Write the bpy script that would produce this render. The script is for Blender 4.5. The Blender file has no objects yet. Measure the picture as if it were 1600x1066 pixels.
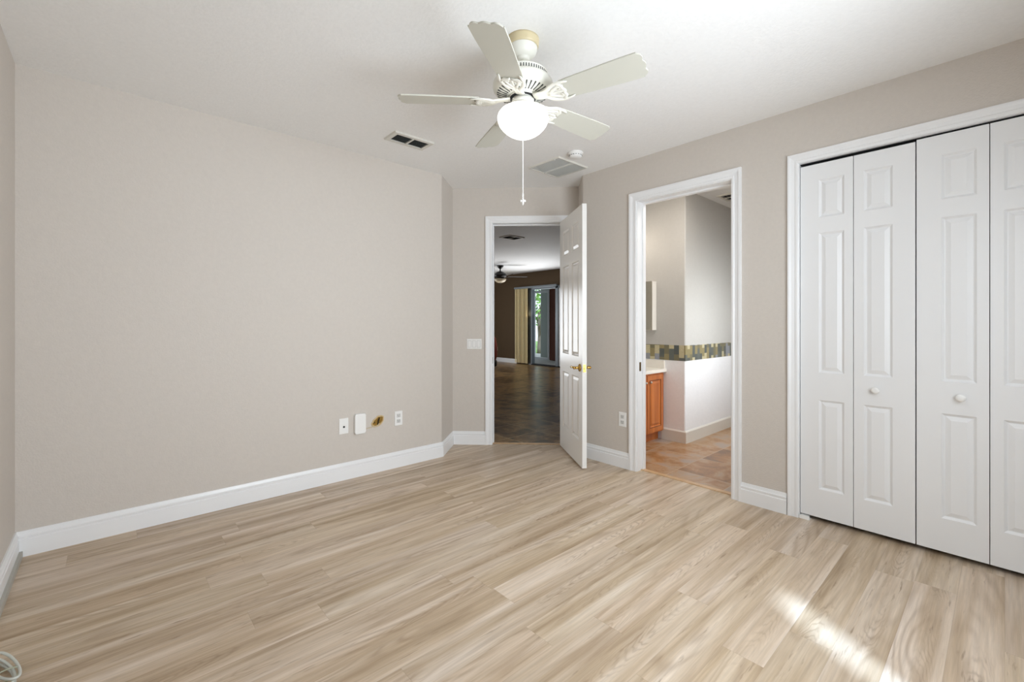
import bpy, bmesh, math, random
from mathutils import Vector, Matrix
random.seed(7)
S = bpy.context.scene
COL = S.collection
PI = math.pi

# ------------------------------------------------------------------ camera
CAM_H = 1.162
YAW = math.radians(47.93)            # viewing direction measured from +X towards +Y
cd = bpy.data.cameras.new('camera')
cam = bpy.data.objects.new('camera', cd)
COL.objects.link(cam)
cd.sensor_width = 36.0
cd.lens = 695.0 / 1600.0 * 36.0
cd.shift_y = -29.0 / 1600.0
cd.clip_start = 0.02
cam.location = (0, 0, CAM_H)
cam.rotation_euler = (PI / 2, 0, YAW - PI / 2)
S.camera = cam

# ------------------------------------------------------------------ light
S.view_settings.view_transform = 'Standard'
S.view_settings.look = 'None'
S.view_settings.exposure = 0.0
S.view_settings.gamma = 1.0
S.view_settings.use_curve_mapping = False
S.cycles.max_bounces = 14
S.cycles.diffuse_bounces = 10
S.cycles.sample_clamp_indirect = 8.0

W = bpy.data.worlds.new('world')
S.world = W
W.use_nodes = True
W.node_tree.nodes['Background'].inputs[0].default_value = (0.80, 0.90, 1.0, 1)
W.node_tree.nodes['Background'].inputs[1].default_value = 1.6


def area(name, loc, direction, sx, sy, watts, color=(1, 1, 1), spread=180):
    l = bpy.data.lights.new(name, 'AREA')
    l.shape = 'RECTANGLE'
    l.size, l.size_y = sx, sy
    l.energy = watts
    l.color = color
    l.spread = math.radians(spread)
    o = bpy.data.objects.new(name, l)
    COL.objects.link(o)
    o.location = loc
    o.rotation_euler = Vector(direction).to_track_quat('-Z', 'Y').to_euler()
    return o


SUN_EL = math.radians(50)
sun_dir = Vector((0.56 * math.cos(SUN_EL), 0.83 * math.cos(SUN_EL), -math.sin(SUN_EL)))
sl = bpy.data.lights.new('sun', 'SUN')
sl.energy = 6.5
sl.angle = math.radians(2.6)
sl.color = (0.54, 0.74, 1.0)
so = bpy.data.objects.new('sun', sl)
COL.objects.link(so)
so.location = (-3, -5, 8)
so.rotation_euler = sun_dir.to_track_quat('-Z', 'Y').to_euler()

area('bedroom_window_skylight', (1.5, -0.47, 1.2), (-0.18, 1, 0.20), 1.5, 1.4, 32.5, (0.84, 0.92, 1.0), 122)
area('bedroom_window_daylight', (1.5, -0.465, 1.2), (0.2, 1, -0.35), 1.5, 1.4, 33, (0.84, 0.92, 1.0))
area('great_room_slider_daylight', (8.45, 7.9, 1.1), (-0.8, -0.2, 1), 1.9, 2.0, 29, (0.96, 0.98, 1.0), 105)
area('great_room_window_daylight', (5.35, 11.05, 1.08), (0.15, -1, 0.3), 2.2, 2.05, 60, (0.96, 0.98, 1.0))
area('bathroom_ceiling_fill', (3.55, 1.62, 2.40), (0.1, 0, -1), 0.4, 0.4, 10, (1.0, 0.95, 0.89))  # added fill without a fixture, brightens the wall beside the vanity
area('bathroom_low_fill', (4.4, 0.98, 1.0), (0.1, 1, -0.25), 1.2, 1.2, 18, (0.92, 0.97, 1.0), 132)  # added fill in front of a solid wall, lifts lower walls and tile
area('vanity_lamp', (3.72, 2.66, 2.02), (0.15, -1, -0.35), 0.45, 0.10, 2.4, (1.0, 0.88, 0.74))


# ------------------------------------------------------------------ mesh helpers
def newbm():
    return bmesh.new()


def add_box(bm, x0, x1, y0, y1, z0, z1, mi=0, M=None):
    vs = [Vector(p) for p in ((x0, y0, z0), (x1, y0, z0), (x1, y1, z0), (x0, y1, z0),
                              (x0, y0, z1), (x1, y0, z1), (x1, y1, z1), (x0, y1, z1))]
    if M is not None:
        vs = [M @ v for v in vs]
    v = [bm.verts.new(p) for p in vs]
    for f in ((3, 2, 1, 0), (4, 5, 6, 7), (0, 1, 5, 4), (1, 2, 6, 5), (2, 3, 7, 6), (3, 0, 4, 7)):
        bm.faces.new([v[i] for i in f]).material_index = mi
    return v


def add_rbox(bm, x0, x1, y0, y1, z0, z1, r, segs=3, mi=0, M=None):
    t = bmesh.new()
    add_box(t, x0, x1, y0, y1, z0, z1)
    bmesh.ops.bevel(t, geom=list(t.edges), offset=r, segments=segs, profile=0.5, affect='EDGES')
    join(bm, t, mi, M)


def join(bm, t, mi=0, M=None):
    m = {}
    for v in t.verts:
        m[v] = bm.verts.new(M @ v.co if M is not None else v.co)
    for f in t.faces:
        try:
            nf = bm.faces.new([m[v] for v in f.verts])
            nf.material_index = mi
            nf.smooth = f.smooth
        except ValueError:
            pass
    t.free()


def add_prism(bm, pts, z0, z1, mi=0, M=None):
    n = len(pts)
    lo = [Vector((p[0], p[1], z0)) for p in pts]
    hi = [Vector((p[0], p[1], z1)) for p in pts]
    if M is not None:
        lo = [M @ v for v in lo]
        hi = [M @ v for v in hi]
    lo = [bm.verts.new(v) for v in lo]
    hi = [bm.verts.new(v) for v in hi]
    bm.faces.new(lo[::-1]).material_index = mi
    bm.faces.new(hi).material_index = mi
    for i in range(n):
        j = (i + 1) % n
        bm.faces.new((lo[i], lo[j], hi[j], hi[i])).material_index = mi


def add_lathe(bm, prof, segs=48, c=(0, 0, 0), mi=0, M=None, smooth=True):
    rings = []
    for r, z in prof:
        if r < 1e-6:
            p = Vector((c[0], c[1], c[2] + z))
            rings.append([bm.verts.new(M @ p if M is not None else p)])
        else:
            ring = []
            for i in range(segs):
                a = 2 * PI * i / segs
                p = Vector((c[0] + r * math.cos(a), c[1] + r * math.sin(a), c[2] + z))
                ring.append(bm.verts.new(M @ p if M is not None else p))
            rings.append(ring)
    for a, b in zip(rings, rings[1:]):
        for i in range(segs):
            j = (i + 1) % segs
            if len(a) == 1 and len(b) == 1:
                continue
            if len(a) == 1:
                f = bm.faces.new((a[0], b[i], b[j]))
            elif len(b) == 1:
                f = bm.faces.new((a[i], a[j], b[0]))
            else:
                f = bm.faces.new((a[i], a[j], b[j], b[i]))
            f.material_index = mi
            f.smooth = smooth


def add_tube(bm, pts, r, segs=10, mi=0, M=None, closed=False, flat=1.0):
    """tube of radius r (or list of radii) along pts; flat squashes the section vertically"""
    pts = [Vector(p) for p in pts]
    n = len(pts)
    rr = r if isinstance(r, (list, tuple)) else [r] * n
    rings = []
    prev = None
    for i, p in enumerate(pts):
        if closed:
            t = (pts[(i + 1) % n] - pts[i - 1]).normalized()
        else:
            t = (pts[min(i + 1, n - 1)] - pts[max(i - 1, 0)]).normalized()
        if prev is None:
            up = Vector((0, 0, 1)) if abs(t.z) < 0.95 else Vector((1, 0, 0))
        else:
            up = prev
        a = t.cross(up)
        if a.length < 1e-6:
            a = t.cross(Vector((0, 1, 0)))
        a.normalize()
        b = a.cross(t).normalized()
        prev = b
        ring = []
        for k in range(segs):
            an = 2 * PI * k / segs
            q = p + a * (rr[i] * math.cos(an)) + b * (rr[i] * flat * math.sin(an))
            ring.append(bm.verts.new(M @ q if M is not None else q))
        rings.append(ring)
    m = n if closed else n - 1
    for i in range(m):
        A, B = rings[i], rings[(i + 1) % n]
        for k in range(segs):
            j = (k + 1) % segs
            f = bm.faces.new((A[k], A[j], B[j], B[k]))
            f.material_index = mi
            f.smooth = True
    if not closed:
        bm.faces.new(rings[0][::-1]).material_index = mi
        bm.faces.new(rings[-1]).material_index = mi


def add_sphere(bm, c, r, mi=0, sub=2, scale=(1, 1, 1)):
    t = bmesh.new()
    bmesh.ops.create_icosphere(t, subdivisions=sub, radius=r)
    for v in t.verts:
        v.co = Vector((v.co.x * scale[0], v.co.y * scale[1], v.co.z * scale[2])) + Vector(c)
    for f in t.faces:
        f.smooth = True
    join(bm, t, mi)


def obj(name, bm, mats, parent=None, fixn=True):
    if fixn:
        bmesh.ops.recalc_face_normals(bm, faces=list(bm.faces))
    me = bpy.data.meshes.new(name)
    bm.to_mesh(me)
    bm.free()
    for m in (mats if isinstance(mats, (list, tuple)) else [mats]):
        me.materials.append(m)
    o = bpy.data.objects.new(name, me)
    COL.objects.link(o)
    if parent is not None:
        o.parent = parent
    return o


def tag(o, label, cat=None, group=None, kind=None):
    o['label'] = label
    if cat:
        o['category'] = cat
    if group:
        o['group'] = group
    if kind:
        o['kind'] = kind
    return o


def thing(name, label, cat, loc=(0, 0, 0), rotz=0.0, group=None, kind=None):
    o = bpy.data.objects.new(name, None)
    o.empty_display_size = 0.05
    COL.objects.link(o)
    o.location = loc
    o.rotation_euler = (0, 0, rotz)
    return tag(o, label, cat, group, kind)


def struct(name, bm, mats, label):
    o = obj(name, bm, mats)
    o['kind'] = 'structure'
    o['label'] = label
    return o


def copy_tree(o, parent=None):
    c = o.copy()
    COL.objects.link(c)
    if parent is not None:
        c.parent = parent
    for ch in list(o.children):
        copy_tree(ch, c)
    return c


# ------------------------------------------------------------------ materials
def srgb(r, g, b):
    f = lambda c: c / 12.92 if c <= 0.04045 else ((c + 0.055) / 1.055) ** 2.4
    return (f(r / 255), f(g / 255), f(b / 255), 1)


class NT:
    def __init__(s, name):
        s.m = bpy.data.materials.new(name)
        s.m.use_nodes = True
        s.t = s.m.node_tree
        s.b = s.t.nodes['Principled BSDF']

    def node(s, kind, **kw):
        n = s.t.nodes.new(kind)
        for k, v in kw.items():
            setattr(n, k, v)
        return n

    def put(s, sock, v):
        if hasattr(v, 'is_linked'):
            s.t.links.new(v, sock)
        else:
            sock.default_value = v

    def math(s, op, a, b=0.0, c=0.0, clamp=False):
        n = s.node('ShaderNodeMath', operation=op, use_clamp=clamp)
        for i, v in enumerate((a, b, c)):
            s.put(n.inputs[i], v)
        return n.outputs[0]

    def xyz(s, x, y, z=0.0):
        n = s.node('ShaderNodeCombineXYZ')
        for i, v in enumerate((x, y, z)):
            s.put(n.inputs[i], v)
        return n.outputs[0]

    def pos(s):
        n = s.node('ShaderNodeTexCoord')
        sp = s.node('ShaderNodeSeparateXYZ')
        s.t.links.new(n.outputs['Object'], sp.inputs[0])
        return n.outputs['Object'], sp.outputs[0], sp.outputs[1], sp.outputs[2]

    def noise(s, vec, scale=1.0, detail=4.0, rough=0.5, dist=0.0):
        n = s.node('ShaderNodeTexNoise')
        s.put(n.inputs['Vector'], vec)
        n.inputs['Scale'].default_value = scale
        n.inputs['Detail'].default_value = detail
        n.inputs['Roughness'].default_value = rough
        n.inputs['Distortion'].default_value = dist
        return n.outputs['Fac']

    def white(s, vec):
        n = s.node('ShaderNodeTexWhiteNoise', noise_dimensions='3D')
        s.put(n.inputs['Vector'], vec)
        return n.outputs['Value']

    def ramp(s, fac, stops, interp='LINEAR'):
        n = s.node('ShaderNodeValToRGB')
        n.color_ramp.interpolation = interp
        e = n.color_ramp.elements
        while len(e) < len(stops):
            e.new(0.5)
        for k, (p, c) in enumerate(stops):
            e[k].position = p
            e[k].color = c if len(c) == 4 else (*c, 1)
        s.put(n.inputs[0], fac)
        return n.outputs[0]

    def mix(s, fac, a, b, mode='MIX'):
        n = s.node('ShaderNodeMix', data_type='RGBA', blend_type=mode)
        s.put(n.inputs[0], fac)
        s.put(n.inputs[6], a)
        s.put(n.inputs[7], b)
        return n.outputs[2]

    def maprange(s, v, a, b, c, d):
        n = s.node('ShaderNodeMapRange')
        for i, q in enumerate((v, a, b, c, d)):
            s.put(n.inputs[i], q)
        return n.outputs[0]

    def bump(s, h, strength, dist):
        n = s.node('ShaderNodeBump')
        n.inputs['Strength'].default_value = strength
        n.inputs['Distance'].default_value = dist
        s.put(n.inputs['Height'], h)
        s.t.links.new(n.outputs[0], s.b.inputs['Normal'])

    def set(s, **kw):
        names = dict(color='Base Color', rough='Roughness', metal='Metallic', spec='Specular IOR Level',
                     emit='Emission Color', emits='Emission Strength', trans='Transmission Weight', coat='Coat Weight')
        for k, v in kw.items():
            s.put(s.b.inputs[names[k]], v)
        return s


def plain(name, color, rough=0.5, metal=0.0, spec=0.5, bump=None, vary=0.0):
    n = NT(name)
    n.set(rough=rough, metal=metal, spec=spec)
    P, x, y, z = n.pos()
    if vary:
        f = n.noise(P, 6.0, 3)
        c2 = tuple(min(1, c * (1 + vary)) for c in color[:3]) + (1,)
        c1 = tuple(c * (1 - vary) for c in color[:3]) + (1,)
        n.set(color=n.mix(f, c1, c2))
    else:
        n.set(color=color)
    if bump:
        n.bump(n.noise(P, bump[0], 3), bump[1], bump[2])
    return n.m


def wall_paint(name, color, bscale=130, bstr=0.34, spec=0.35):
    n = NT(name)
    n.set(rough=0.62, spec=spec)
    P, x, y, z = n.pos()
    f = n.noise(P, 45, 3, 0.6)
    c1 = tuple(c * 0.955 for c in color[:3]) + (1,)
    c2 = tuple(min(1, c * 1.045) for c in color[:3]) + (1,)
    n.set(color=n.mix(f, c1, c2))
    n.bump(n.noise(P, bscale, 2, 0.5), bstr, 0.004)
    return n.m


WALL = wall_paint('greige_wall_paint', srgb(205, 198, 190))
WALL_BATH = wall_paint('white_bathroom_paint', srgb(190, 188, 184))
WALL_LOW = wall_paint('bright_white_bathroom_paint', srgb(244, 245, 248))
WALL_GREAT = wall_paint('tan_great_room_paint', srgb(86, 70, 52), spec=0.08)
CEIL = wall_paint('ceiling_paint', srgb(238, 238, 237), 75, 0.35)
WHITE = plain('white_semigloss_trim', srgb(236, 237, 238), 0.32)
DOORG = plain('white_door_gloss', srgb(236, 235, 232), 0.2, spec=0.17)
DOORW = plain('white_door_paint', srgb(232, 233, 234), 0.38, bump=(260, 0.04, 0.002))
PLASTIC = plain('white_plastic', srgb(238, 238, 236), 0.35)
GREYPL = plain('pale_grey_plastic', srgb(205, 205, 203), 0.4)
DARK = plain('dark_recess', srgb(22, 22, 24), 0.8)
DUCT = plain('dark_duct', srgb(52, 54, 52), 0.7)
BRASS = plain('polished_brass', srgb(205, 165, 90), 0.22, 1.0)
STEEL = plain('brushed_nickel', srgb(190, 188, 182), 0.3, 1.0)
DARKBRASS = plain('aged_brass', srgb(110, 92, 60), 0.35, 1.0)
FANW = plain('fan_white_enamel', srgb(228, 227, 218), 0.35, vary=0.01)
FANC = plain('fan_cream_enamel', srgb(206, 192, 156), 0.4)
BLADE = plain('fan_blade_white', srgb(198, 197, 186), 0.45)
BLACK = plain('black_bronze', srgb(26, 22, 20), 0.4)
CABLE = plain('beige_cable', srgb(205, 190, 160), 0.5)
CABLEW = plain('grey_white_cable', srgb(205, 208, 200), 0.35)


def make_floor():
    n = NT('light_oak_plank_floor')
    P, x, y, z = n.pos()
    Wd, L = 0.136, 1.22
    ry = n.math('DIVIDE', y, Wd)
    row = n.math('FLOOR', ry)
    off = n.math('MULTIPLY', n.white(n.xyz(row, 3.7, 1.3)), L)
    rx = n.math('DIVIDE', n.math('ADD', x, off), L)
    colm = n.math('FLOOR', rx)
    rnd = n.white(n.xyz(row, colm, 0.5))
    rnd2 = n.white(n.xyz(row, colm, 7.5))
    fy = n.math('FRACT', ry)
    fx = n.math('FRACT', rx)
    ox = n.math('MULTIPLY', rnd, 53.0)
    oy = n.math('MULTIPLY', rnd2, 31.0)
    gx = n.math('ADD', x, ox)
    gy = n.math('ADD', y, oy)
    # cathedral figure: contour bands of a long smooth field
    fld = n.noise(n.xyz(n.math('MULTIPLY', gx, 0.85), n.math('MULTIPLY', gy, 7.0)), 1.0, 1.5, 0.4, 0.3)
    band = n.math('SINE', n.math('MULTIPLY', fld, 70.0))
    band = n.math('MULTIPLY_ADD', band, 0.5, 0.5)
    bmask = n.noise(n.xyz(n.math('MULTIPLY', gx, 1.3), n.math('MULTIPLY', gy, 9.0), 4.0), 1.0, 2)
    bmask = n.maprange(bmask, 0.44, 0.60, 0.0, 1.0)
    band = n.math('MULTIPLY', n.math('POWER', band, 2.0), bmask)
    # nested arches along the middle of some planks
    v = n.math('SUBTRACT', fy, 0.5)
    sgn = n.math('SUBTRACT', n.math('MULTIPLY', n.math('GREATER_THAN', rnd, 0.5), 2.0), 1.0)
    wv = n.noise(n.xyz(n.math('MULTIPLY', gx, 3.0), n.math('MULTIPLY', gy, 18.0), 12.0), 1.0, 3, 0.6)
    bend = n.math('MULTIPLY', n.math('MULTIPLY', n.math('MULTIPLY', v, v), 2.4), sgn)
    arch_t = n.math('ADD', n.math('ADD', gx, bend), n.math('MULTIPLY', wv, 0.34))
    arch = n.math('MULTIPLY_ADD', n.math('SINE', n.math('MULTIPLY', arch_t, 95.0)), 0.5, 0.5)
    arch = n.math('POWER', arch, 3.0)
    amid = n.maprange(n.math('ABSOLUTE', n.math('ADD', v, n.math('MULTIPLY', n.math('SUBTRACT', rnd2, 0.5), 0.3))), 0.08, 0.30, 1.0, 0.0)
    along = n.noise(n.xyz(n.math('MULTIPLY', gx, 1.6), rnd2, 3.0), 1.0, 1)
    amask = n.math('MULTIPLY', amid, n.maprange(along, 0.46, 0.60, 0.0, 1.0))
    arch = n.math('MULTIPLY', n.math('MULTIPLY', arch, amask), n.maprange(wv, 0.35, 0.6, 0.25, 1.0))
    # fine fibres, broad streaks, short dark dashes
    fib = n.noise(n.xyz(n.math('MULTIPLY', gx, 5.0), n.math('MULTIPLY', gy, 120.0)), 1.0, 4, 0.6)
    broad = n.noise(n.xyz(n.math('MULTIPLY', gx, 0.75), n.math('MULTIPLY', gy, 14.0), 9.0), 1.0, 4, 0.55)
    dash = n.noise(n.xyz(n.math('MULTIPLY', gx, 7.5), n.math('MULTIPLY', gy, 78.0), 2.0), 1.0, 3, 0.55)
    dmask = n.noise(n.xyz(n.math('MULTIPLY', gx, 1.0), n.math('MULTIPLY', gy, 16.0), 6.0), 1.0, 2)
    dash = n.math('MULTIPLY', n.maprange(dash, 0.58, 0.72, 0.0, 1.0), n.maprange(dmask, 0.49, 0.60, 0.0, 1.0))
    base = n.ramp(broad, [(0.25, srgb(158, 135, 106)), (0.43, srgb(192, 171, 145)), (0.57, srgb(209, 191, 169)), (0.74, srgb(226, 212, 196))])
    fibc = n.maprange(fib, 0.25, 0.75, 0.84, 1.11)
    c = n.mix(1.0, base, n.xyz(fibc, fibc, fibc), 'MULTIPLY')
    tone = n.maprange(rnd, 0.0, 1.0, 0.93, 1.04)
    tone_b = n.math('MULTIPLY', tone, n.maprange(rnd2, 0, 1, 0.98, 1.03))
    c = n.mix(1.0, c, n.xyz(tone, tone, tone_b), 'MULTIPLY')
    c = n.mix(n.math('MULTIPLY', band, 0.36), c, srgb(139, 113, 86))
    c = n.mix(n.math('MULTIPLY', arch, 0.42), c, srgb(132, 108, 84))
    c = n.mix(n.math('MULTIPLY', dash, 0.65), c, srgb(118, 92, 66))
    # seams
    ey = n.math('MINIMUM', fy, n.math('SUBTRACT', 1.0, fy))
    sy = n.maprange(ey, 0.0, 0.012, 1.0, 0.0)
    ex = n.math('MINIMUM', fx, n.math('SUBTRACT', 1.0, fx))
    sx = n.maprange(ex, 0.0, 0.0014, 1.0, 0.0)
    seam = n.math('MAXIMUM', sy, sx)
    c = n.mix(n.math('MULTIPLY', seam, 0.22), c, srgb(120, 98, 74))
    n.set(color=c, rough=n.maprange(broad, 0.2, 0.8, 0.42, 0.34), spec=0.45)
    h = n.math('SUBTRACT', n.math('MULTIPLY', fib, 0.3), n.math('MULTIPLY', seam, 0.8))
    n.bump(h, 0.10, 0.002)
    return n.m


def make_tile(name, size, rot, palette, grout, rough=0.38, gw=0.012, ox=0.0, oy=0.0, spec=0.5):
    n = NT(name)
    P, x, y, z = n.pos()
    c_, s_ = math.cos(rot), math.sin(rot)
    u = n.math('ADD', n.math('MULTIPLY', x, c_), n.math('MULTIPLY', y, s_))
    v = n.math('SUBTRACT', n.math('MULTIPLY', y, c_), n.math('MULTIPLY', x, s_))
    u = n.math('DIVIDE', n.math('ADD', u, ox), size)
    v = n.math('DIVIDE', n.math('ADD', v, oy), size)
    iu, iv = n.math('FLOOR', u), n.math('FLOOR', v)
    fu, fv = n.math('FRACT', u), n.math('FRACT', v)
    r = n.white(n.xyz(iu, iv, 0.3))
    cl = n.noise(n.xyz(n.math('ADD', u, n.math('MULTIPLY', r, 40.0)), n.math('ADD', v, n.math('MULTIPLY', r, 17.0))), 2.2, 5, 0.62, 0.4)
    f = n.math('MULTIPLY_ADD', n.math('SUBTRACT', r, 0.5), 0.22, cl)
    c = n.ramp(f, palette)
    e = n.math('MINIMUM', n.math('MINIMUM', fu, n.math('SUBTRACT', 1.0, fu)), n.math('MINIMUM', fv, n.math('SUBTRACT', 1.0, fv)))
    g = n.maprange(e, gw * 0.6, gw, 1.0, 0.0)
    c = n.mix(g, c, grout)
    n.set(color=c, rough=rough, spec=spec)
    n.bump(n.math('SUBTRACT', n.math('MULTIPLY', cl, 0.5), g), 0.25, 0.004)
    return n.m


FLOOR = make_floor()
TILE_B = make_tile('rust_slate_tile', 0.43, 0.0,
                   [(0.30, srgb(124, 96, 74)), (0.45, srgb(164, 120, 76)), (0.56, srgb(178, 146, 114)), (0.70, srgb(168, 152, 140))],
                   srgb(186, 160, 132), 0.30, 0.011, 0.12, -0.015)
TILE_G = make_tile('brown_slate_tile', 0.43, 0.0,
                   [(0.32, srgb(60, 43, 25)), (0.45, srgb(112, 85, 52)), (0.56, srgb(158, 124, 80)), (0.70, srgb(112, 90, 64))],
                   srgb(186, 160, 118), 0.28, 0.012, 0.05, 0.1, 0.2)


def make_wood(name, c1, c2, rough=0.3):
    n = NT(name)
    P, x, y, z = n.pos()
    g = n.noise(n.xyz(n.math('MULTIPLY', x, 14.0), n.math('MULTIPLY', y, 14.0), n.math('MULTIPLY', z, 1.3)), 1.0, 4, 0.55, 0.6)
    n.set(color=n.ramp(g, [(0.3, c1), (0.7, c2)]), rough=rough, coat=0.2)
    return n.m


CHERRY = make_wood('cherry_wood', srgb(158, 82, 36), srgb(206, 124, 62))
CHERRYD = make_wood('dark_cherry_wood', srgb(84, 40, 20), srgb(110, 58, 30))


def make_mosaic():
    n = NT('slate_mosaic_border')
    P, x, y, z = n.pos()
    u = n.math('ADD', x, y)
    b = n.node('ShaderNodeTexBrick')
    n.put(b.inputs['Vector'], n.xyz(z, n.math('SUBTRACT', x, y)))
    b.offset, b.squash, b.squash_frequency = 0.37, 1.0, 2
    b.inputs['Scale'].default_value = 1.0
    b.inputs['Brick Width'].default_value = 0.085
    b.inputs['Row Height'].default_value = 0.052
    b.inputs['Mortar Size'].default_value = 0.0
    b.inputs['Color1'].default_value = (0, 0, 0, 1)
    b.inputs['Color2'].default_value = (1, 1, 1, 1)
    bw = n.node('ShaderNodeRGBToBW')
    n.t.links.new(b.outputs['Color'], bw.inputs[0])
    c = n.ramp(bw.outputs[0], [(0.0, srgb(88, 98, 100)), (0.2, srgb(206, 196, 160)), (0.38, srgb(116, 112, 88)),
                               (0.55, srgb(70, 82, 88)), (0.72, srgb(148, 136, 96)), (0.88, srgb(150, 156, 170))], 'CONSTANT')
    f = n.noise(P, 60, 3)
    c = n.mix(n.math('MULTIPLY', f, 0.5), c, srgb(120, 112, 86))
    n.set(color=c, rough=0.4)
    return n.m


MOSAIC = make_mosaic()

glow = NT('lit_opal_glass')
glow.set(color=(0.95, 0.95, 0.93, 1), rough=0.25, emit=(1.0, 0.985, 0.95, 1), emits=1.3)
OPAL = glow.m

# ------------------------------------------------------------------ room geometry constants (metres)
CEILZ = 2.44
XR = 3.045          # face of the closet/bathroom wall
YF = 3.272          # face of the long far wall
XL = -0.35
YN = -0.45
R2 = math.sqrt(0.5)
E0 = Vector((2.426, 3.535))                   # left end of the entry wall
# entry wall local frame: local x along the wall (to the right), local y out of the room, z up
ME = Matrix.Translation((E0.x, E0.y, 0)) @ Matrix.Rotation(-PI / 4, 4, 'Z')
# right wall frame: local x runs towards the camera (-Y), local y into the wall (+X)
MR = Matrix.Translation((XR, 0, 0)) @ Matrix.Rotation(-PI / 2, 4, 'Z')

# ------------------------------------------------------------------ floors, ceilings, walls
bm = newbm()
add_prism(bm, [(-0.47, -0.57), (3.75, -0.57), (3.75, 0.9), (3.11, 0.9), (3.11, 2.47), (3.31, 2.68), (2.44, 3.56), (2.12, 3.30), (-0.47, 3.30)], -0.1, 0.0)
struct('floor', bm, FLOOR, 'pale oak plank floor of the bedroom')
bm = newbm()
add_prism(bm, [(3.34, 2.71), (3.40, 2.9), (8.66, 2.9), (8.66, 11.2), (2.25, 11.2), (2.25, 3.8)], -0.1, 0.0)
struct('floor_great_room', bm, TILE_G, 'brown slate tile floor beyond the open panelled door')
bm = newbm()
add_prism(bm, [(3.11, 0.9), (5.4, 0.9), (5.4, 2.1), (4.15, 2.1), (4.15, 2.8), (3.43, 2.8), (3.43, 2.44), (3.11, 2.44)], -0.1, 0.0)
struct('floor_bathroom', bm, TILE_B, 'rust coloured tile floor of the bathroom')

bm = newbm()
add_prism(bm, [(-0.47, -0.57), (3.75, -0.57), (3.75, 0.9), (3.1, 0.9), (3.1, 2.47), (3.36, 2.74), (2.47, 3.62), (2.10, 3.33), (-0.47, 3.33)], CEILZ, CEILZ + 0.1)
struct('ceiling', bm, CEIL, 'off-white textured bedroom ceiling')
bm = newbm()
add_prism(bm, [(3.1, 0.9), (5.4, 0.9), (5.4, 2.1), (4.15, 2.1), (4.15, 2.8), (3.43, 2.8), (3.36, 2.5), (3.1, 2.44)], CEILZ, CEILZ + 0.1)
struct('ceiling_bathroom', bm, CEIL, 'white bathroom ceiling')
bm = newbm()
add_prism(bm, [(3.28, 2.80), (3.40, 2.9), (8.66, 2.9), (8.66, 11.2), (2.25, 11.2), (2.25, 3.8)], 2.55, 2.65)
struct('ceiling_great_room', bm, CEIL, 'ceiling of the room beyond the open door')

bm = newbm()
add_box(bm, -0.47, XL, -0.57, 3.392, 0, CEILZ)
struct('wall_left', bm, WALL, 'beige wall at the left edge')
bm = newbm()
add_prism(bm, [(XL, YF), (2.126, YF), (2.1335, 3.2735), (2.14, 3.2785), (2.05, 3.392), (XL, 3.392)], 0, CEILZ)
struct('wall_far', bm, WALL, 'long blank beige wall')
bm = newbm()
add_prism(bm, [(2.14, 3.2785), (E0.x, E0.y), (2.40, 3.68), (2.05, 3.392)], 0, CEILZ)
struct('wall_alcove_left', bm, WALL, 'narrow angled beige wall left of the entry')

# entry wall (45 degrees) with door opening; s along the wall
ES0, ES1, DTOP = 0.382, 1.048, 2.103
bm = newbm()
add_box(bm, 0, ES0 - 0.018, 0, 0.115, 0, 2.56, M=ME)
add_box(bm, ES1 + 0.018, 1.30, 0, 0.115, 0, 2.56, M=ME)
add_box(bm, ES0 - 0.018, ES1 + 0.018, 0, 0.115, DTOP + 0.018, 2.56, M=ME)
struct('wall_entry', bm, [WALL], 'beige wall around the entry doorway')

bm = newbm()
add_prism(bm, [(XR, 2.452), (3.051, 2.465), (3.275, 2.692), (3.38, 2.63), (3.165, 2.42), (XR, 2.38)], 0, CEILZ)
struct('wall_alcove_right', bm, WALL, 'narrow angled beige wall hidden behind the open door')

# right wall: openings for bathroom door and closet
BY0, BY1 = 1.212, 1.918       # bathroom clear opening
CY0, CY1 = -0.228, 0.820      # closet clear opening
bm = newbm()
H = 2.105
add_box(bm, XR, 3.165, BY1 + 0.018, 2.38, 0, CEILZ)
add_box(bm, XR, 3.165, CY1 + 0.018, BY0 - 0.018, 0, CEILZ)
add_box(bm, XR, 3.165, -0.57, CY0 - 0.018, 0, CEILZ)
add_box(bm, XR, 3.165, BY0 - 0.018, BY1 + 0.018, H + 0.018, CEILZ)
add_box(bm, XR, 3.165, CY0 - 0.018, CY1 + 0.018, H + 0.018, CEILZ)
# bathroom side of the same wall is white
struct('wall_right', bm, WALL, 'beige wall with the closet and bathroom doorway')

# near wall with window
WX0, WX1, WZ0, WZ1 = 0.72, 2.28, 0.50, 2.10
bm = newbm()
add_box(bm, XL, WX0, -0.57, YN, 0, CEILZ)
add_box(bm, WX1, XR, -0.57, YN, 0, CEILZ)
add_box(bm, WX0, WX1, -0.57, YN, 0, WZ0)
add_box(bm, WX0, WX1, -0.57, YN, WZ1, CEILZ)
struct('wall_near', bm, WALL, 'beige wall with the window behind the viewpoint')
bm = newbm()
for a in ((WX0, WX0 + 0.05, WZ0, WZ1), (WX1 - 0.05, WX1, WZ0, WZ1), (WX0 + 0.05, WX1 - 0.05, WZ0, WZ0 + 0.05), (WX0 + 0.05, WX1 - 0.05, WZ1 - 0.05, WZ1)):
    add_box(bm, a[0], a[1], -0.56, -0.52, a[2], a[3])
struct('window_1', bm, WHITE, 'white window frame behind the viewpoint')
BLOCKER = plain('sun_blocker_panel', srgb(225, 220, 210), 0.8)  # unseen panels added outside to cut the sun down to one streak
bm = newbm()
SLX = 1.27
add_box(bm, 0.55, SLX - 0.075, -0.62, -0.60, 0.3, 2.3)
add_box(bm, SLX + 0.075, 2.45, -0.62, -0.60, 0.3, 2.3)
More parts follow.
